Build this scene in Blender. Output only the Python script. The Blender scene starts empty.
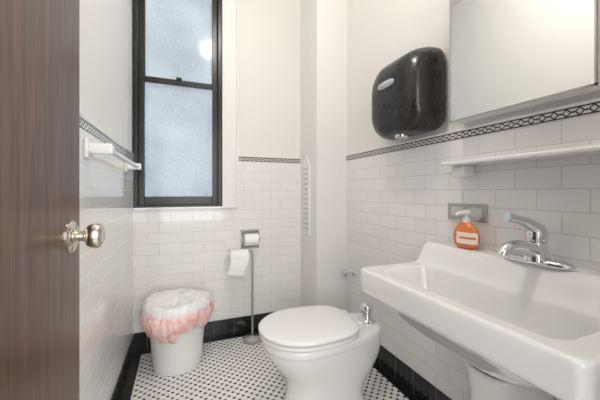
import bpy, bmesh, math, random
from mathutils import Vector, Matrix
random.seed(4)
S=bpy.context.scene
H=1.12
XL,XR,YB=-0.325,1.204,2.37
YC,XC=2.03,0.943   # chase corner
CEIL=3.0
# ------------------------------------------------------------ materials
def newmat(name):
    m=bpy.data.materials.new(name); m.use_nodes=True
    nt=m.node_tree; b=nt.nodes['Principled BSDF']; return m,nt,b
def simple(name,col,rough=.4,metal=0,coat=0,spec=.5,**k):
    m,nt,b=newmat(name)
    b.inputs['Base Color'].default_value=(*col,1); b.inputs['Roughness'].default_value=rough
    b.inputs['Metallic'].default_value=metal; b.inputs['Coat Weight'].default_value=coat
    b.inputs['Specular IOR Level'].default_value=spec
    for kk,v in k.items(): b.inputs[kk.replace('_',' ')].default_value=v
    n=nt.nodes.new('ShaderNodeTexNoise'); n.inputs['Scale'].default_value=30
    mr=nt.nodes.new('ShaderNodeMapRange'); mr.inputs[3].default_value=max(0,rough-.03); mr.inputs[4].default_value=min(1,rough+.03)
    tc=nt.nodes.new('ShaderNodeTexCoord'); nt.links.new(tc.outputs['Object'],n.inputs['Vector'])
    nt.links.new(n.outputs['Fac'],mr.inputs[0]); nt.links.new(mr.outputs[0],b.inputs['Roughness'])
    return m
class N:
    def __init__(s,nt): s.nt=nt
    def m(s,op,a,b=None,c=None):
        n=s.nt.nodes.new('ShaderNodeMath'); n.operation=op
        for i,v in enumerate((a,b,c)):
            if v is None: continue
            if isinstance(v,(int,float)): n.inputs[i].default_value=v
            else: s.nt.links.new(v,n.inputs[i])
        return n.outputs[0]
    def xyz(s):
        tc=s.nt.nodes.new('ShaderNodeTexCoord'); sp=s.nt.nodes.new('ShaderNodeSeparateXYZ')
        s.nt.links.new(tc.outputs['Object'],sp.inputs[0]); return sp.outputs
    def comb(s,a,b):
        n=s.nt.nodes.new('ShaderNodeCombineXYZ')
        s.nt.links.new(a,n.inputs[0]); s.nt.links.new(b,n.inputs[1]); return n.outputs[0]
    def mix(s,f,a,b):
        n=s.nt.nodes.new('ShaderNodeMix'); n.data_type='RGBA'
        s.nt.links.new(f,n.inputs[0]); n.inputs[6].default_value=(*a,1); n.inputs[7].default_value=(*b,1)
        return n.outputs[2]
def tilemat(name,axis,c1,c2,mortar,w,h,ms=.0017,rough=.08,zoff=0,bump=.35):
    m,nt,b=newmat(name); q=N(nt); X=q.xyz()
    v=q.comb(X[axis],q.m('ADD',X[2],zoff))
    br=nt.nodes.new('ShaderNodeTexBrick'); nt.links.new(v,br.inputs['Vector'])
    br.inputs['Color1'].default_value=(*c1,1); br.inputs['Color2'].default_value=(*c2,1)
    br.inputs['Mortar'].default_value=(*mortar,1); br.inputs['Scale'].default_value=1
    br.inputs['Mortar Size'].default_value=ms; br.inputs['Mortar Smooth'].default_value=.25
    br.inputs['Brick Width'].default_value=w; br.inputs['Row Height'].default_value=h
    nt.links.new(br.outputs['Color'],b.inputs['Base Color'])
    inv=q.m('SUBTRACT',1,br.outputs['Fac'])
    bp=nt.nodes.new('ShaderNodeBump'); bp.inputs['Strength'].default_value=bump; bp.inputs['Distance'].default_value=.002
    nt.links.new(inv,bp.inputs['Height']); nt.links.new(bp.outputs[0],b.inputs['Normal'])
    nt.links.new(q.m('MULTIPLY_ADD',br.outputs['Fac'],.5,rough),b.inputs['Roughness'])
    return m
WT=(.82,.81,.795); WT2=(.795,.785,.77); GR=(.58,.56,.535)
TY=tilemat('subway_tile_y',1,WT,WT2,GR,.152,.077,zoff=-.13+.0)
TX=tilemat('subway_tile_x',0,WT,WT2,(.62,.60,.58),.152,.077,zoff=-.13)
TLY=tilemat('gloss_tile_left',1,(.82,.81,.80),(.815,.81,.795),(.74,.73,.72),.152,.077,zoff=-.13,rough=.05,bump=.05,ms=.0012)
BY=tilemat('black_tile_y',1,(.010,.010,.011),(.016,.016,.016),(.16,.15,.14),.152,.16,rough=.12,zoff=.02)
BX=tilemat('black_tile_x',0,(.010,.010,.011),(.016,.016,.016),(.16,.15,.14),.152,.16,rough=.12,zoff=.02)
def bandmat(name,axis,z0,hh):
    m,nt,b=newmat(name); q=N(nt); X=q.xyz()
    w=q.m('ABSOLUTE',q.m('SUBTRACT',q.m('DIVIDE',q.m('SUBTRACT',X[2],z0),hh),.5))
    s=q.m('ABSOLUTE',q.m('SUBTRACT',q.m('FRACT',q.m('DIVIDE',X[axis],.036)),.5))
    border=q.m('MULTIPLY',q.m('GREATER_THAN',w,.32),q.m('LESS_THAN',w,.46))
    dia=q.m('LESS_THAN',q.m('ABSOLUTE',q.m('SUBTRACT',q.m('ADD',s,w),.34)),.085)
    dot=q.m('GREATER_THAN',q.m('SUBTRACT',s,w),.36)
    f=q.m('MAXIMUM',q.m('MAXIMUM',border,dia),dot)
    nt.links.new(q.mix(f,(.70,.68,.64),(.02,.02,.022)),b.inputs['Base Color']); b.inputs['Roughness'].default_value=.2
    return m
def paint(name,col,bs=.03):
    m,nt,b=newmat(name); n=nt.nodes.new('ShaderNodeTexNoise'); n.inputs['Scale'].default_value=60
    tc=nt.nodes.new('ShaderNodeTexCoord'); nt.links.new(tc.outputs['Object'],n.inputs['Vector'])
    bp=nt.nodes.new('ShaderNodeBump'); bp.inputs['Strength'].default_value=bs; bp.inputs['Distance'].default_value=.005
    nt.links.new(n.outputs['Fac'],bp.inputs['Height']); nt.links.new(bp.outputs[0],b.inputs['Normal'])
    b.inputs['Base Color'].default_value=(*col,1); b.inputs['Roughness'].default_value=.5
    return m
PAINT=paint('cream_paint',(.765,.745,.715)); PAINTW=paint('white_paint',(.80,.79,.77)); CEILM=paint('ceiling_paint',(.82,.81,.79))
# floor mosaic
def floormat():
    m,nt,b=newmat('mosaic_floor'); q=N(nt); X=q.xyz()
    p=.034
    u=q.m('DIVIDE',q.m('ADD',X[0],X[1]),p*1.4142); v=q.m('DIVIDE',q.m('SUBTRACT',X[0],X[1]),p*1.4142)
    fu=q.m('ABSOLUTE',q.m('SUBTRACT',q.m('FRACT',u),.5)); fv=q.m('ABSOLUTE',q.m('SUBTRACT',q.m('FRACT',v),.5))
    d=q.m('ADD',fu,fv)
    dot=q.m('LESS_THAN',d,.27)
    ring=q.m('MULTIPLY',q.m('GREATER_THAN',d,.27),q.m('LESS_THAN',d,.32))
    line=q.m('MULTIPLY',q.m('LESS_THAN',q.m('MINIMUM',fu,fv),.035),q.m('GREATER_THAN',d,.27))
    g=q.m('MAXIMUM',ring,line)
    c1=nt.nodes.new('ShaderNodeMix'); c1.data_type='RGBA'; nt.links.new(g,c1.inputs[0])
    c1.inputs[6].default_value=(.82,.81,.78,1); c1.inputs[7].default_value=(.42,.41,.39,1)
    c2=nt.nodes.new('ShaderNodeMix'); c2.data_type='RGBA'; nt.links.new(dot,c2.inputs[0]); nt.links.new(c1.outputs[2],c2.inputs[6]); c2.inputs[7].default_value=(.015,.015,.017,1)
    nt.links.new(c2.outputs[2],b.inputs['Base Color']); b.inputs['Roughness'].default_value=.25
    return m
FLOOR=floormat()
def woodmat():
    m,nt,b=newmat('brown_wood'); tc=nt.nodes.new('ShaderNodeTexCoord'); mp=nt.nodes.new('ShaderNodeMapping')
    mp.inputs['Scale'].default_value=(16,16,.8); nt.links.new(tc.outputs['Object'],mp.inputs[0])
    n=nt.nodes.new('ShaderNodeTexNoise'); n.inputs['Scale'].default_value=3.5; n.inputs['Detail'].default_value=10; n.inputs['Distortion'].default_value=1.2
    nt.links.new(mp.outputs[0],n.inputs['Vector'])
    cr=nt.nodes.new('ShaderNodeValToRGB'); cr.color_ramp.elements[0].position=.34; cr.color_ramp.elements[0].color=(.050,.023,.014,1)
    cr.color_ramp.elements[1].position=.66; cr.color_ramp.elements[1].color=(.135,.068,.041,1)
    nt.links.new(n.outputs['Fac'],cr.inputs[0]); nt.links.new(cr.outputs[0],b.inputs['Base Color'])
    b.inputs['Roughness'].default_value=.3
    return m
WOOD=woodmat()
CER=simple('white_porcelain',(.84,.835,.82),.06,coat=.4)
SEATM=simple('white_seat_plastic',(.85,.845,.83),.17)
CHROME=simple('chrome',(.74,.74,.75),.07,1)
STEEL=simple('brushed_steel',(.5,.49,.47),.3,1)
NICK=simple('aged_brass_nickel',(.68,.64,.56),.22,1)
BLK=simple('black_window_paint',(.006,.006,.007),.3)
GRAPH=simple('graphite_shell',(.026,.024,.023),.28,.4,coat=.2)
DARK=simple('dark_rubber',(.015,.015,.015),.5)
LABEL=simple('silver_label',(.5,.52,.55),.3,.3)
PLAST=simple('white_plastic',(.84,.84,.83),.35)
OUTL=simple('grey_receptacle',(.62,.61,.60),.35)
PAPER=simple('tissue_paper',(.88,.87,.86),.9)
GREY=simple('grey_recess',(.33,.32,.31),.3,.6)
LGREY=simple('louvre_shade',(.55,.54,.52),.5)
m,nt,b=newmat('pink_bag'); b.inputs['Roughness'].default_value=.25
n=nt.nodes.new('ShaderNodeTexNoise'); n.inputs['Scale'].default_value=16; n.inputs['Detail'].default_value=5; n.inputs['Distortion'].default_value=1.2
tc=nt.nodes.new('ShaderNodeTexCoord'); nt.links.new(tc.outputs['Object'],n.inputs['Vector'])
cr=nt.nodes.new('ShaderNodeValToRGB'); cr.color_ramp.elements[0].position=.38; cr.color_ramp.elements[0].color=(.84,.45,.41,1); cr.color_ramp.elements[1].position=.62; cr.color_ramp.elements[1].color=(.89,.72,.69,1)
nt.links.new(n.outputs['Fac'],cr.inputs[0]); nt.links.new(cr.outputs[0],b.inputs['Base Color'])
bp=nt.nodes.new('ShaderNodeBump'); bp.inputs['Strength'].default_value=.8; bp.inputs['Distance'].default_value=.015
nt.links.new(n.outputs['Fac'],bp.inputs['Height']); nt.links.new(bp.outputs[0],b.inputs['Normal']); PINK=m
m,nt,b=newmat('white_bag'); b.inputs['Base Color'].default_value=(.86,.855,.85,1); b.inputs['Roughness'].default_value=.35
n=nt.nodes.new('ShaderNodeTexNoise'); n.inputs['Scale'].default_value=22; n.inputs['Detail'].default_value=3
tc=nt.nodes.new('ShaderNodeTexCoord'); nt.links.new(tc.outputs['Object'],n.inputs['Vector'])
bp=nt.nodes.new('ShaderNodeBump'); bp.inputs['Strength'].default_value=.7; bp.inputs['Distance'].default_value=.02
nt.links.new(n.outputs['Fac'],bp.inputs['Height']); nt.links.new(bp.outputs[0],b.inputs['Normal']); WBAG=m
ORG=simple('orange_soap',(.85,.24,.07),.12,Transmission_Weight=.15)
CREAML=simple('paper_label',(.90,.76,.66),.5)
m,nt,b=newmat('mirror_glass'); b.inputs['Base Color'].default_value=(.88,.89,.88,1); b.inputs['Metallic'].default_value=1; b.inputs['Roughness'].default_value=.01; MIR=m
def glassmat():
    m=bpy.data.materials.new('frosted_glass'); m.use_nodes=True; nt=m.node_tree; nt.nodes.clear()
    o=nt.nodes.new('ShaderNodeOutputMaterial'); tr=nt.nodes.new('ShaderNodeBsdfTranslucent'); df=nt.nodes.new('ShaderNodeBsdfGlossy')
    mx=nt.nodes.new('ShaderNodeMixShader'); fr=nt.nodes.new('ShaderNodeFresnel'); fr.inputs[0].default_value=1.38
    n=nt.nodes.new('ShaderNodeTexNoise'); n.inputs['Scale'].default_value=55; n.inputs['Detail'].default_value=3
    n2=nt.nodes.new('ShaderNodeTexNoise'); n2.inputs['Scale'].default_value=3
    tc=nt.nodes.new('ShaderNodeTexCoord'); nt.links.new(tc.outputs['Object'],n.inputs['Vector']); nt.links.new(tc.outputs['Object'],n2.inputs['Vector'])
    cr=nt.nodes.new('ShaderNodeValToRGB'); cr.color_ramp.elements[0].position=.3; cr.color_ramp.elements[0].color=(.62,.66,.69,1)
    cr.color_ramp.elements[1].position=.7; cr.color_ramp.elements[1].color=(.83,.865,.89,1)
    mm=nt.nodes.new('ShaderNodeMath'); mm.operation='MULTIPLY_ADD'; mm.inputs[1].default_value=.45
    h=nt.nodes.new('ShaderNodeMath'); h.operation='MULTIPLY'; h.inputs[1].default_value=.55; nt.links.new(n2.outputs['Fac'],h.inputs[0])
    nt.links.new(n.outputs['Fac'],mm.inputs[0]); nt.links.new(h.outputs[0],mm.inputs[2]); nt.links.new(mm.outputs[0],cr.inputs[0])
    nt.links.new(cr.outputs[0],tr.inputs[0])
    bp=nt.nodes.new('ShaderNodeBump'); bp.inputs['Strength'].default_value=.01; bp.inputs['Distance'].default_value=.01
    nt.links.new(n.outputs['Fac'],bp.inputs['Height']); nt.links.new(bp.outputs[0],df.inputs['Normal']); df.inputs['Roughness'].default_value=.12
    nt.links.new(fr.outputs[0],mx.inputs[0]); nt.links.new(tr.outputs[0],mx.inputs[1]); nt.links.new(df.outputs[0],mx.inputs[2])
    nt.links.new(mx.outputs[0],o.inputs[0]); return m
GLASS=glassmat()
# ------------------------------------------------------------ geometry helpers
def obj(name,verts,faces,mat,smooth=False,parent=None):
    me=bpy.data.meshes.new(name); me.from_pydata([tuple(v) for v in verts],[],faces); me.update()
    bm=bmesh.new(); bm.from_mesh(me); bmesh.ops.recalc_face_normals(bm,faces=bm.faces); bm.to_mesh(me); bm.free()
    o=bpy.data.objects.new(name,me); S.collection.objects.link(o)
    if mat: me.materials.append(mat)
    if smooth:
        for p in me.polygons: p.use_smooth=True
    if parent: o.parent=parent
    return o
def empty(name):
    o=bpy.data.objects.new(name,None); S.collection.objects.link(o); return o
def boxes(name,bl,mat,bev=0,parent=None,seg=2):
    V=[];F=[]
    for (x0,x1,y0,y1,z0,z1) in bl:
        k=len(V)
        V+=[(x0,y0,z0),(x1,y0,z0),(x1,y1,z0),(x0,y1,z0),(x0,y0,z1),(x1,y0,z1),(x1,y1,z1),(x0,y1,z1)]
        F+=[tuple(k+i for i in f) for f in ((0,3,2,1),(4,5,6,7),(0,1,5,4),(1,2,6,5),(2,3,7,6),(3,0,4,7))]
    o=obj(name,V,F,mat,parent=parent)
    if bev:
        md=o.modifiers.new('b','BEVEL'); md.width=bev; md.segments=seg; md.limit_method='ANGLE'
        for p in o.data.polygons: p.use_smooth=True
        w=o.modifiers.new('w','WEIGHTED_NORMAL'); w.keep_sharp=False
    return o
def box(name,x0,x1,y0,y1,z0,z1,mat,bev=0,parent=None): return boxes(name,[(x0,x1,y0,y1,z0,z1)],mat,bev,parent)
def loft(name,rings,mat,cap0=True,cap1=True,sub=0,parent=None,smooth=True):
    n=len(rings[0]); V=[p for r in rings for p in r]; F=[]
    for i in range(len(rings)-1):
        for j in range(n):
            F.append((i*n+j,i*n+(j+1)%n,(i+1)*n+(j+1)%n,(i+1)*n+j))
    if cap0: F.append(tuple(range(n))[::-1])
    if cap1: F.append(tuple((len(rings)-1)*n+j for j in range(n)))
    o=obj(name,V,F,mat,smooth,parent)
    if sub:
        md=o.modifiers.new('s','SUBSURF'); md.levels=sub; md.render_levels=sub
    return o
def lathe(name,prof,origin,axis,mat,n=40,parent=None,cap0=True,cap1=True,sc=None):
    """prof list of (r,h) along axis"""
    a=Vector(axis).normalized(); u=a.orthogonal().normalized(); w=a.cross(u)
    if abs(a.z)>.99: u=Vector((1,0,0)); w=Vector((0,1,0))
    o=Vector(origin); s=sc or (1,1)
    rings=[[o+a*h+u*(r*s[0]*math.cos(2*math.pi*j/n))+w*(r*s[1]*math.sin(2*math.pi*j/n)) for j in range(n)] for r,h in prof]
    ob=loft(name,rings,mat,cap0,cap1,0,parent)
    md=ob.modifiers.new('es','EDGE_SPLIT'); md.split_angle=math.radians(40)
    return ob
def tube(name,pts,r,mat,parent=None,cyc=False,res=6,rs=None):
    cu=bpy.data.curves.new(name,'CURVE'); cu.dimensions='3D'; cu.bevel_depth=r; cu.bevel_resolution=res; cu.use_fill_caps=True
    sp=cu.splines.new('NURBS'); sp.points.add(len(pts)-1)
    for i,p in enumerate(pts):
        sp.points[i].co=(*p,1)
        if rs: sp.points[i].radius=rs[i]
    sp.order_u=min(3,len(pts)); sp.use_endpoint_u=True; sp.resolution_u=10
    t=bpy.data.objects.new(name,cu); S.collection.objects.link(t)
    dg=bpy.context.evaluated_depsgraph_get(); me=bpy.data.meshes.new_from_object(t.evaluated_get(dg))
    bpy.data.objects.remove(t); me.materials.clear(); me.materials.append(mat)
    for p in me.polygons: p.use_smooth=True
    o=bpy.data.objects.new(name,me); S.collection.objects.link(o)
    if parent: o.parent=parent
    return o
# ------------------------------------------------------------ room shell
T=.12
YF=0.06
box('floor',XL-T,XR+T,-1.6,YB+T,-.08,0,FLOOR)
box('ceiling',XL-T,XR+T,YF-.1,YB+T,CEIL,CEIL+.08,CEILM)
wl=box('wall_left',XL-T,XL,YF,YB+T,0,CEIL,PAINTW)
wr=box('wall_right',XR,XR+T,YF,YB+T,0,CEIL,PAINT)
boxes('wall_front',[(.60,XR+T,YF-.1,YF,0,CEIL),(XL-T,-.30,YF-.1,YF,0,CEIL),(-.30,.60,YF-.1,YF,2.1,CEIL)],PAINT)
WX0,WX1,WZ0,WZ1=XL+.005,.29,1.005,2.87
wb=boxes('wall_back',[(XL,XR,YB,YB+T,0,WZ0),(WX1,XR,YB,YB+T,WZ0,CEIL),(XL,WX1,YB,YB+T,WZ1,CEIL)],PAINT)
wc=box('wall_chase',XC,XR,YC,YB,0,CEIL,PAINTW)
tt=.008
ZR=1.365; ZLft=1.335
# tile wainscot
box('tile_right',XR-tt,XR,YF,YC,0,ZR,TY,parent=wr)
box('tile_left',XL,XL+tt,YF,YB,0,ZLft,TLY,parent=wl)
boxes('tile_back',[(XL+tt,XC,YB-tt,YB,0,WZ0-.0),(.414,XC,YB-tt,YB,WZ0,ZR)],TX,parent=wb)
# mosaic bands
bh=.036
box('trim_1',XR-tt-.001,XR,YF,YC,ZR,ZR+bh,bandmat('band_right',1,ZR,bh))
box('trim_2',.414,XC,YB-tt-.001,YB,ZR,ZR+bh,bandmat('band_back',0,ZR,bh))
box('trim_3',XL,XL+tt+.001,YF,YB-tt,ZLft,ZLft+bh,bandmat('band_left',1,ZLft,bh))
# caps
box('trim_4',XR-.014,XR,YF,YC,ZR+bh,ZR+bh+.012,CER,.003)
box('trim_5',.414,XC,YB-.014,YB,ZR+bh,ZR+bh+.012,CER,.003)
box('trim_6',XL,XL+.014,YF,YB-.014,ZLft+bh,ZLft+bh+.012,CER,.003)
# baseboards
bb=.13; bt=.016
box('baseboard_right',XR-bt,XR-tt,YF,YC,0,bb,BY)
box('baseboard_left',XL+tt,XL+bt,YF,YB-bt,0,bb,BY)
box('baseboard_back',XL+tt,XC,YB-bt,YB-tt,0,bb,BX)
boxes('baseboard_chase',[(XC-.008,XC,YC-.008,YB-bt,0,bb),(XC,XR-bt,YC-.008,YC,0,bb)],BX)
# floor border line
boxes('trim_7',[(XL+bt,XL+bt+.05,.1,YB-bt,0,.0015),(XL+bt+.05,XC-.01,YB-bt-.05,YB-bt,0,.0015),(XR-bt-.05,XR-bt,.1,YC-.01,0,.0015)],BLK)
# window
W=empty('window_1')
yf=YB+.005
def fr(name,x0,x1,z0,z1,w,y0,y1,mat,bt_=None):
    b2=bt_ or w
    return boxes(name,[(x0,x0+w,y0,y1,z0,z1),(x1-w,x1,y0,y1,z0,z1),(x0+w,x1-w,y0,y1,z1-w,z1),(x0+w,x1-w,y0,y1,z0,z0+b2)],mat,.003,W)
fr('outer_frame',WX0,WX1,WZ0,WZ1,.030,yf-.01,yf+.10,BLK,.02)
mz=1.935
fr('lower_sash',WX0+.030,WX1-.030,WZ0+.02,mz+.02,.040,yf+.015,yf+.045,BLK,.060)
fr('upper_sash',WX0+.030,WX1-.030,mz-.02,WZ1-.030,.040,yf+.05,yf+.08,BLK)
box('glass_lower',WX0+.06,WX1-.06,yf+.028,yf+.032,WZ0+.06,mz,GLASS,parent=W)
box('glass_upper',WX0+.06,WX1-.06,yf+.063,yf+.067,mz,WZ1-.05,GLASS,parent=W)
box('sash_lock',-.04,.0,yf+.0,yf+.03,mz+.02,mz+.035,BLK,.004,W)
boxes('trim_8',[(WX1,.395,YB-.018,YB,WZ0-.0,CEIL),(.395,.414,YB-.028,YB,WZ0-.0,CEIL)],PAINTW,.003)
box('trim_9',XL+tt,.414,YB-.022,YB+.004,WZ0-.012,WZ0+.004,CER,.004)
# chase narrow louvre panel
V=empty('wall_vent')
yc=(YC+YB)/2+.02
def arch(y0,y1,z0,z1,tip,x0,x1,name,mat):
    P=[(y0,z0),(y1,z0),(y1,z1),((y0+y1)/2,tip),(y0,z1)]
    vs=[(x0,a,b_) for a,b_ in P]+[(x1,a,b_) for a,b_ in P]
    F=[(0,1,2,3,4),(9,8,7,6,5)]+[(i,(i+1)%5,5+(i+1)%5,5+i) for i in range(5)]
    return obj(name,vs,F,mat,parent=V)
arch(yc-.065,yc+.065,.78,1.33,1.42,XC-.008,XC,'frame',PLAST)
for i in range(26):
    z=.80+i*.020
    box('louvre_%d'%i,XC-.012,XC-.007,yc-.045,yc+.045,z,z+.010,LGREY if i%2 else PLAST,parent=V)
# ------------------------------------------------------------ door
D=empty('door_1')
box('door_slab',-.292,-.25,.14,.94,.012,2.04,WOOD,.002,D)
box('latch_plate',-.283,-.259,.9395,.942,.95,1.07,NICK,parent=D)
kz=1.012; ky=.872
lathe('knob_rose',[(.001,0),(.039,0),(.039,.003),(.034,.008),(.018,.011),(.014,.016)],(-.25,ky,kz),(1,0,0),NICK,parent=D)
lathe('knob_handle',[(.012,.008),(.0115,.024),(.015,.030),(.026,.036),(.0305,.045),(.0315,.053),(.029,.061),(.019,.067),(.0175,.0665),(.010,.065),(.001,.065)],(-.25,ky,kz),(1,0,0),NICK,parent=D)
for i,z in enumerate((.25,1.1,1.85)):
    lathe('hinge_%d'%i,[(.007,0),(.007,.09)],(-.244,.134,z),(0,0,1),NICK,n=16,parent=D)
boxes('trim_10',[(-.335,-.30,YF-.12,YF+.012,0,2.16),(.60,.66,YF-.12,YF+.012,0,2.16),(-.30,.60,YF-.12,YF+.012,2.1,2.16)],PAINTW)
# ------------------------------------------------------------ towel rail on left wall
B=empty('towel_bar')
xw=XL+tt; zb=1.275
for i,y in enumerate((1.26,2.05)):
    box('bracket_plate_%d'%i,xw,xw+.014,y-.032,y+.032,zb-.036,zb+.036,CER,.006,B)
    boxes('bracket_arm_%d'%i,[(xw+.010,xw+.085,y-.02,y+.02,zb-.02,zb+.02)],CER,.008,B)
tube('rod',[(xw+.066,1.25,zb),(xw+.066,1.66,zb),(xw+.066,2.06,zb)],.012,CER,B)
# ------------------------------------------------------------ sink
def rrect(x0,x1,y0,y1,r,z,ns=16,nc=8):
    """perimeter; z may be function"""
    P=[]
    cs=[(x1-r,y1-r,0),(x0+r,y1-r,90),(x0+r,y0+r,180),(x1-r,y0+r,270)]
    corners=[]
    for cx,cy,a in cs:
        corners.append([(cx+r*math.cos(math.radians(a+90*k/nc)),cy+r*math.sin(math.radians(a+90*k/nc))) for k in range(nc+1)])
    for i in range(4):
        P+=corners[i]
        a=corners[i][-1]; b_=corners[(i+1)%4][0]
        P+=[(a[0]+(b_[0]-a[0])*k/ns,a[1]+(b_[1]-a[1])*k/ns) for k in range(1,ns)]
    return [Vector((x,y,z(x,y) if callable(z) else z)) for x,y in P]
K=empty('bathroom_sink')
sx0,sx1,sy0,sy1=.724,XR-tt-.001,.325,1.128
zr=.787
def ss(t): t=max(0,min(1,t)); return t*t*(3-2*t)
def top(x,y): return zr+.092*ss((x-1.05)/.055)
def lerp(a,b_,t): return a+(b_-a)*t
rings=[]
O=(sx0,sx1,sy0,sy1,.030)
def R(ins,z,r=None):
    return rrect(O[0]+ins,O[1]-(ins if ins<.02 else 0),O[2]+ins,O[3]-ins,r or max(.01,O[4]-ins*.3),z)
rings.append(rrect(.92,1.10,.62,.86,.08,.535))
rings.append(rrect(.885,1.13,.56,.92,.10,.548))
rings.append(rrect(.825,1.17,.46,1.02,.12,.60))
rings.append(rrect(.778,sx1,.385,1.085,.09,.655))
rings.append(rrect(sx0+.020,sx1,sy0+.020,sy1-.020,.05,.680))
rings.append(R(.005,.690)); rings.append(R(.001,.698))
rings.append(R(0,lambda x,y:top(x,y)-.03))
rings.append(R(0,lambda x,y:top(x,y)-.010)); rings.append(R(.003,lambda x,y:top(x,y)-.003)); 
rings.append(R(.010,lambda x,y:top(x,y)))
A=(sx0+.010,sx1-.010,sy0+.010,sy1-.010,.030); Bq=(.783,1.045,.40,1.065,.055)
for k in range(1,9):
    t=k/8; rings.append(rrect(*[lerp(A[i],Bq[i],t) for i in range(5)],lambda x,y:top(x,y)-.002*t))
def BR(i,z,r): return rrect(Bq[0]+i,Bq[1]-i*.5,Bq[2]+i,Bq[3]-i,r,z)
rings.append(BR(.006,zr-.008,.055)); rings.append(BR(.012,zr-.03,.055)); rings.append(BR(.02,zr-.08,.055))
rings.append(BR(.032,zr-.12,.055)); rings.append(BR(.055,zr-.142,.05)); rings.append(rrect(.87,1.0,.55,.93,.05,zr-.150)); rings.append(rrect(.93,.98,.70,.78,.024,zr-.156))
loft('basin',rings,CER,sub=1,parent=K)
lathe('drain',[(.024,0),(.024,.003),(.016,.004),(.014,.001),(.001,.001)],(.955,.74,zr-.157),(0,0,1),CHROME,parent=K)
lathe('overflow',[(.001,0),(.012,0),(.012,.003),(.007,.003)],(.8095,.75,zr-.06),(1,0,-.1),CHROME,parent=K,n=20)
tube('tailpiece',[(1.05,.75,.575),(1.05,.75,.50),(1.05,.75,.44),(1.05,.75,.40)],.022,DARK,K)
lathe('trap_nut',[(.030,0),(.030,.03)],(1.05,.75,.49),(0,0,1),STEEL,parent=K,n=8)
# pedestal: D-section hollow column
def ped(hw,xf,z):
    P=[]
    n=48
    for j in range(n+1):
        a=math.pi/2+math.pi*j/n
        P.append(Vector((XR-.02+ (XR-.02-xf)*math.cos(a),.75+hw*math.copysign(abs(math.sin(a))**.8,math.sin(a)),z)))
    return P
loft('pedestal',[ped(.145,.99,.0),ped(.145,.99,.03),ped(.125,1.005,.06),ped(.118,1.01,.20),ped(.125,1.0,.38),ped(.135,.985,.46),ped(.137,.983,.475),ped(.132,.988,.48),ped(.120,1.0,.475),ped(.112,1.01,.40),ped(.10,1.03,.22)],CER,parent=K)
# faucet
Fk=empty('sink_faucet')
fx,fy,fz=1.120,.640,zr+.0915
fr_=[]
for z,s in ((0,1),(.008,1),(.015,.94),(.020,.82),(.024,.5)):
    fr_.append([Vector((fx+.034*s*math.cos(a),fy+.108*s*math.copysign(abs(math.sin(a))**.8,math.sin(a)),fz+z)) for a in [2*math.pi*j/48 for j in range(48)]])
loft('base_plate',fr_,CHROME,parent=Fk)
lathe('body',[(.042,.010),(.036,.03),(.030,.055),(.029,.075)],(fx,fy,fz),(0,0,1),CHROME,parent=Fk)
lathe('cap',[(.030,.076),(.032,.088),(.031,.105),(.024,.120),(.010,.128),(.001,.129)],(fx,fy,fz),(0,0,1),CHROME,parent=Fk)
tube('spout',[(fx,fy,fz+.035),(fx-.04,fy+.005,fz+.055),(fx-.09,fy+.012,fz+.064),(fx-.130,fy+.018,fz+.058),(fx-.142,fy+.02,fz+.034)],.018,CHROME,Fk,rs=[1.7,1.4,1.1,1.0,.95])
tube('lever',[(fx+.005,fy,fz+.112),(fx-.03,fy+.006,fz+.135),(fx-.075,fy+.016,fz+.150),(fx-.115,fy+.025,fz+.158)],.0125,CHROME,Fk,rs=[1.9,1.5,1.15,1.2])
# ------------------------------------------------------------ soap bottle
C=empty('soap_dispenser')
bx,by,bz=1.135,.922,zr+.093
def oval(a,b_,z,n=40): return [Vector((bx+a*math.cos(t),by+b_*math.sin(t),bz+z)) for t in [2*math.pi*j/n for j in range(n)]]
loft('bottle_body',[oval(.020,.042,0),oval(.025,.051,.004),oval(.029,.059,.03),oval(.029,.060,.055),oval(.026,.053,.08),oval(.020,.039,.098),oval(.014,.023,.108),oval(.011,.012,.113)],ORG,parent=C)
def arcpanel(name,a0,a1,z0,z1,k,mat):
    vs=[];n=14
    for j in range(n+1):
        t=math.radians(lerp(a0,a1,j/n))
        for z in (z0,z1): vs.append((bx+.0295*k*math.cos(t),by+.0600*k*math.sin(t),bz+z))
    return obj(name,vs,[(2*j,2*j+2,2*j+3,2*j+1) for j in range(n)],mat,True,C)
arcpanel('label_paper',155,258,.022,.070,1.01,CREAML)
arcpanel('label_stripe',170,243,.042,.051,1.03,ORG)
lathe('pump_collar',[(.015,.110),(.015,.128),(.007,.130),(.006,.132),(.006,.146)],(bx,by,bz),(0,0,1),PLAST,parent=C,n=24)
tube('pump_head',[(bx+.012,by,bz+.150),(bx-.01,by,bz+.152),(bx-.035,by+.01,bz+.150),(bx-.044,by+.012,bz+.141)],.0075,PLAST,C,rs=[1.5,1.4,.9,.7])
# ------------------------------------------------------------ wall shelf
Q=empty('wall_shelf')
box('shelf_board',1.070,XR-tt,.34,1.0,1.235,1.252,CER,.006,Q)
boxes('bracket_0',[(XR-.085,XR-tt,.925,.985,1.185,1.237)],CER,.01,Q)
boxes('bracket_1',[(XR-.085,XR-tt,.36,.42,1.185,1.237)],CER,.01,Q)
# outlet
E=empty('wall_outlet')
box('cover_plate',XR-tt-.008,XR-tt,.868,1.066,.992,1.067,STEEL,.003,E)
box('receptacle',XR-tt-.011,XR-tt-.006,.89,.955,1.008,1.050,OUTL,.003,E)
box('switch_plate',XR-tt-.011,XR-tt-.006,.980,1.045,1.008,1.050,OUTL,.003,E)
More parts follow.
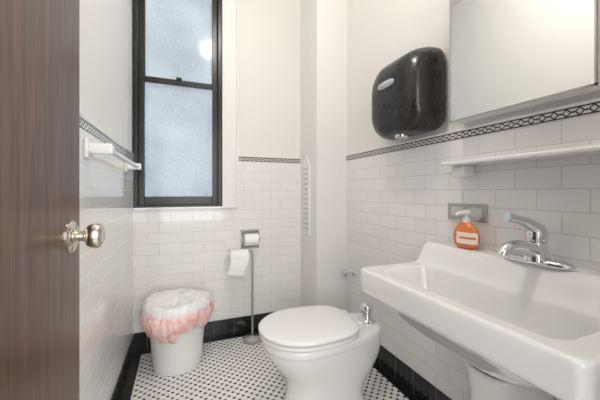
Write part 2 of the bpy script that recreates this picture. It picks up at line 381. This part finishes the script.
# mirror cabinet
M=empty('mirror_cabinet')
mx_=1.114; my0,my1,mz0,mz1=.482,.988,1.432,2.25
box('cabinet_body',mx_+.004,XR-.001,my0+.002,my1-.002,mz0+.002,mz1-.002,PLAST,.002,M)
boxes('mirror_frame',[(mx_,mx_+.01,my0,my0+.005,mz0,mz1),(mx_,mx_+.01,my1-.005,my1,mz0,mz1),(mx_,mx_+.01,my0,my1,mz0,mz0+.005),(mx_,mx_+.01,my0,my1,mz1-.005,mz1)],STEEL,parent=M)
box('mirror_pane',mx_+.002,mx_+.008,my0+.005,my1-.005,mz0+.005,mz1-.005,MIR,parent=M)
# ------------------------------------------------------------ hand dryer
G=empty('hand_dryer')
dy0,dy1=1.075,1.48
def dring(x,iy,z0,z1,r): return [Vector((x,p.x,p.y)) for p in rrect(dy0+iy,dy1-iy,z0,z1,r,0,6,8)]
dr=[dring(XR-.001,0,1.435,1.83,.05),dring(XR-.03,-.002,1.425,1.838,.06),dring(XR-.08,-.002,1.420,1.842,.08),dring(XR-.13,.004,1.420,1.834,.10),
    dring(XR-.165,.015,1.430,1.812,.11),dring(XR-.188,.035,1.450,1.785,.11),dring(XR-.198,.07,1.49,1.745,.08),dring(XR-.200,.11,1.55,1.69,.04)]
loft('shell',dr,GRAPH,sub=1,parent=G)
lathe('nozzle',[(.038,-.02),(.036,.012),(.028,.018),(.026,.010),(.001,.010)],(XR-.11,(dy0+dy1)/2,1.424),(0,0,-1),CHROME,parent=G)
lb=[]
for h in (-.006,.002):
    lb.append([Vector((XR-.200-h-.002,(dy0+dy1)/2+.02+.065*math.copysign(abs(math.cos(a))**.7,math.cos(a)),1.69+.018*math.copysign(abs(math.sin(a))**.7,math.sin(a)))) for a in [2*math.pi*j/40 for j in range(40)]])
loft('badge',lb,LABEL,parent=G)
# ------------------------------------------------------------ toilet
Tl=empty('toilet')
ty=1.44
def egg(xf,xr,hw,z,xm=None,n=64,pr=3.2,pf=2.0):
    xm=xm if xm is not None else xf+ (xr-xf)*.45
    P=[]
    for j in range(n):
        a=2*math.pi*j/n; c,s=math.cos(a),math.sin(a)
        if c<0:
            x=xm-(xm-xf)*abs(c)**(2/pf); y=math.copysign(abs(s)**(2/pf),s)*hw
        else:
            x=xm+(xr-xm)*abs(c)**(2/pr); y=math.copysign(abs(s)**(2/pr),s)*hw
        P.append(Vector((x,ty+y,z)))
    return P
def bowl(xf,xr,hw,hr,z,xm):
    P=egg(xf,xr,hw,z,xm)
    for p in P:
        if p.x>xm:
            k=ss((p.x-xm)/(xr-xm)*1.2); p.y=ty+(p.y-ty)*lerp(1,hr/hw,k)
    return P
loft('bowl',[bowl(.47,.93,.140,.135,0,.68),bowl(.47,.93,.140,.135,.012,.68),bowl(.485,.92,.126,.125,.03,.68),bowl(.50,.92,.115,.12,.08,.68),
  bowl(.505,.95,.116,.13,.13,.66),bowl(.485,.995,.126,.150,.185,.62),bowl(.44,1.02,.150,.168,.24,.60),bowl(.40,1.03,.178,.172,.30,.585),
  bowl(.384,1.03,.190,.174,.335,.58),bowl(.384,1.03,.191,.175,.345,.58),bowl(.372,1.03,.200,.176,.350,.58),bowl(.371,1.03,.201,.176,.372,.58),bowl(.374,1.028,.198,.173,.384,.58),bowl(.385,1.02,.188,.162,.388,.58),bowl(.42,.98,.15,.13,.389,.58)],CER,sub=1,parent=Tl)
loft('seat_ring',[egg(.366,.862,.205,.392,.59),egg(.360,.866,.210,.396,.59),egg(.360,.866,.210,.404,.59),egg(.370,.858,.201,.409,.59)],SEATM,parent=Tl)
loft('seat_lid',[egg(.370,.858,.201,.416,.59),egg(.356,.868,.214,.419,.59),egg(.356,.868,.214,.431,.59),egg(.362,.862,.208,.436,.59),egg(.378,.846,.192,.439,.59),egg(.44,.79,.14,.442,.59),egg(.54,.68,.05,.444,.60)],SEATM,parent=Tl)
box('lid_bumper',.50,.70,ty-.1,ty+.1,.404,.418,SEATM,.002,Tl)
for i,y in enumerate((ty-.075,ty+.075)):
    box('hinge_%d'%i,.862,.895,y-.022,y+.022,.388,.428,SEATM,.008,Tl)
lathe('flush_spud',[(.050,0),(.050,.008),(.036,.016),(.027,.026),(.024,.055),(.034,.058),(.035,.076),(.030,.094),(.014,.104),(.001,.106)],(.972,ty-.02,.387),(0,0,1),CHROME,parent=Tl)
for i,s in enumerate((-1,1)):
    lathe('bolt_cap_%d'%i,[(.014,0),(.013,.012),(.007,.02),(.001,.022)],(.72,ty+s*.132,.010),(0,0,1),CER,parent=Tl,n=20)
# shutoff valve at wall corner
X_=empty('shutoff_valve')
lathe('escutcheon',[(.028,0),(.026,.006),(.012,.010)],(XR-tt,1.93,.51),(-1,0,0),CHROME,parent=X_)
tube('stub',[(XR-tt,1.93,.51),(XR-.04,1.93,.51),(XR-.08,1.93,.51)],.013,CHROME,X_)
lathe('handle',[(.006,0),(.030,.004),(.033,.012),(.026,.020),(.001,.021)],(XR-.072,1.93,.51),(-1,0,0),CHROME,parent=X_,n=12)
# ------------------------------------------------------------ trash can
U=empty('trash_can')
cx,cy=-.025,2.10
lathe('bin_body',[(.138,0),(.144,.004),(.150,.05),(.168,.26),(.180,.37),(.184,.378)],(cx,cy,0.0),(0,0,1),PLAST,n=64,parent=U,cap1=False)
def ruf(r,z,amp,k,ph,za=0):
    P=[]
    for j in range(200):
        a=2*math.pi*j/200
        d=amp*(.5*math.sin(k*a+ph+2.3*math.sin(2*a))+.35*math.sin(23*a+ph*2+2*math.sin(3*a))+.9*math.sin(3*a+ph)+.25*math.sin(41*a-ph))
        P.append(Vector((cx+(r+d)*math.cos(a),cy+(r+d)*math.sin(a),z+za*(math.sin(2*a+2.6)+.6*math.sin(5*a+1)+.45*math.sin(13*a+.6*ph)))))
    return P
# liner comes up from inside the bin, folds over the rim and hangs outside
loft('pink_liner',[ruf(.160,.300,.003,9,0,.003),ruf(.166,.36,.003,9,0,.003),ruf(.172,.392,.002,9,0,.004),ruf(.186,.402,.002,9,0,.005),ruf(.202,.390,.004,9,.2,.006),ruf(.214,.360,.007,9,.5,.008),ruf(.219,.325,.008,9,.9,.010),ruf(.211,.298,.007,9,1.2,.013),ruf(.199,.275,.006,9,1.4,.018),ruf(.191,.255,.006,9,1.5,.022)],PINK,False,False,parent=U)
loft('liner_top',[ruf(.206,.375,.004,9,.2,.010),ruf(.205,.395,.003,9,.2,.006),ruf(.200,.414,.003,9,.3,.005),ruf(.190,.431,.003,9,.9,.006),ruf(.172,.438,.003,7,1.2,.006),ruf(.152,.428,.004,7,1.2,.005),ruf(.11,.434,.006,7,.4,.008),ruf(.05,.443,.003,5,.4,.004),ruf(.01,.445,.000,5,.4,0)],WBAG,False,True,parent=U)
# ------------------------------------------------------------ recessed paper holder
P_=empty('toilet_paper_holder')
hx,hz=.505,.745
yw=YB-tt
boxes('holder_frame',[(hx-.075,hx-.060,yw-.010,yw,hz-.075,hz+.075),(hx+.060,hx+.075,yw-.010,yw,hz-.075,hz+.075),(hx-.06,hx+.06,yw-.010,yw,hz+.06,hz+.075),(hx-.06,hx+.06,yw-.010,yw,hz-.075,hz-.06)],CHROME,.003,P_)
box('holder_back',hx-.06,hx+.06,yw-.003,yw,hz-.06,hz+.06,GREY,parent=P_)
lathe('roll',[(.018,0),(.046,0),(.047,.003),(.047,.102),(.046,.105),(.018,.105)],(hx-.0525,yw-.052,hz),(1,0,0),PAPER,parent=P_)
tube('spindle',[(hx-.066,yw-.052,hz),(hx,yw-.052,hz),(hx+.066,yw-.052,hz)],.008,CHROME,P_)
for i,s in enumerate((-1,1)):
    box('arm_%d'%i,hx+s*.066-.004,hx+s*.066+.004,yw-.062,yw-.004,hz-.012,hz+.012,CHROME,.002,P_)
# free-standing holder
Z_=empty('toilet_paper_stand')
px,py=.495,2.22
lathe('weighted_base',[(.070,0),(.072,.004),(.070,.022),(.060,.030),(.02,.034),(.008,.04)],(px,py,0),(0,0,1),STEEL,parent=Z_)
tube('pole',[(px,py,.03),(px,py,.3),(px,py,.64),(px,py,.672),(px-.03,py,.675),(px-.08,py,.665),(px-.19,py,.664)],.0075,STEEL,Z_)
lathe('spare_roll',[(.02,0),(.054,0),(.055,.003),(.055,.127),(.054,.130),(.02,.130)],(px-.168,py,.636),(1,0,0),PAPER,parent=Z_)
vs=[];nn=10
for i in range(nn+1):
    t=i/nn; z=.636-.11*t; yy=py-.056-.006*math.sin(t*3)
    for s in (0,1): vs.append((px-.168+.13*s-.022*t*(1-s)-.035*t*s+.004*math.sin(t*5),yy+.006*s*t,z-(.018*s if i==nn else 0)))
obj('loose_sheet',vs,[(2*i,2*i+1,2*i+3,2*i+2) for i in range(nn)],PAPER,True,Z_)
# ------------------------------------------------------------ lights
L=empty('ceiling_light')
lathe('canopy',[(.08,0),(.08,.02),(.07,.03)],(.32,.98,CEIL),(0,0,-1),NICK,parent=L)
m,nt,b=newmat('lamp_globe'); b.inputs['Base Color'].default_value=(.9,.88,.84,1); b.inputs['Emission Color'].default_value=(1,.955,.90,1); b.inputs['Emission Strength'].default_value=108
lathe('globe',[(.05,.03),(.075,.05),(.09,.09),(.078,.13),(.05,.155),(.02,.165),(.001,.166)],(.32,.98,CEIL),(0,0,-1),m,parent=L)
def area(name,loc,size,power,col,rot,sy=None):
    l=bpy.data.lights.new(name,'AREA'); l.energy=power; l.color=col; l.size=size
    if sy: l.shape='RECTANGLE'; l.size_y=sy
    o=bpy.data.objects.new(name,l); o.location=loc; o.rotation_euler=rot; S.collection.objects.link(o); return o
area('doorway_fill',(.25,-1.3,1.6),2.0,68,(1,.97,.94),(math.radians(82),0,math.radians(-6)),2.2)  # unseen fill added behind the camera to brighten the room through the doorway
area('daylight',(.0,YB+.75,1.9),1.4,20,(.92,.96,1),(math.radians(-90),0,0),2.2)
w=bpy.data.worlds.new('World'); S.world=w; w.use_nodes=True
w.node_tree.nodes['Background'].inputs[0].default_value=(.88,.91,.95,1); w.node_tree.nodes['Background'].inputs[1].default_value=.75
# ------------------------------------------------------------ camera
cd=bpy.data.cameras.new('Camera'); cam=bpy.data.objects.new('Camera',cd); S.collection.objects.link(cam)
cd.sensor_width=36; cd.lens=36*297/600; cd.shift_y=-8/600; cd.clip_start=.02
cam.location=(0,0,H); cam.rotation_euler=(math.radians(90),0,-math.atan2(118,297))
S.camera=cam
S.view_settings.view_transform='Standard'; S.view_settings.look='None'
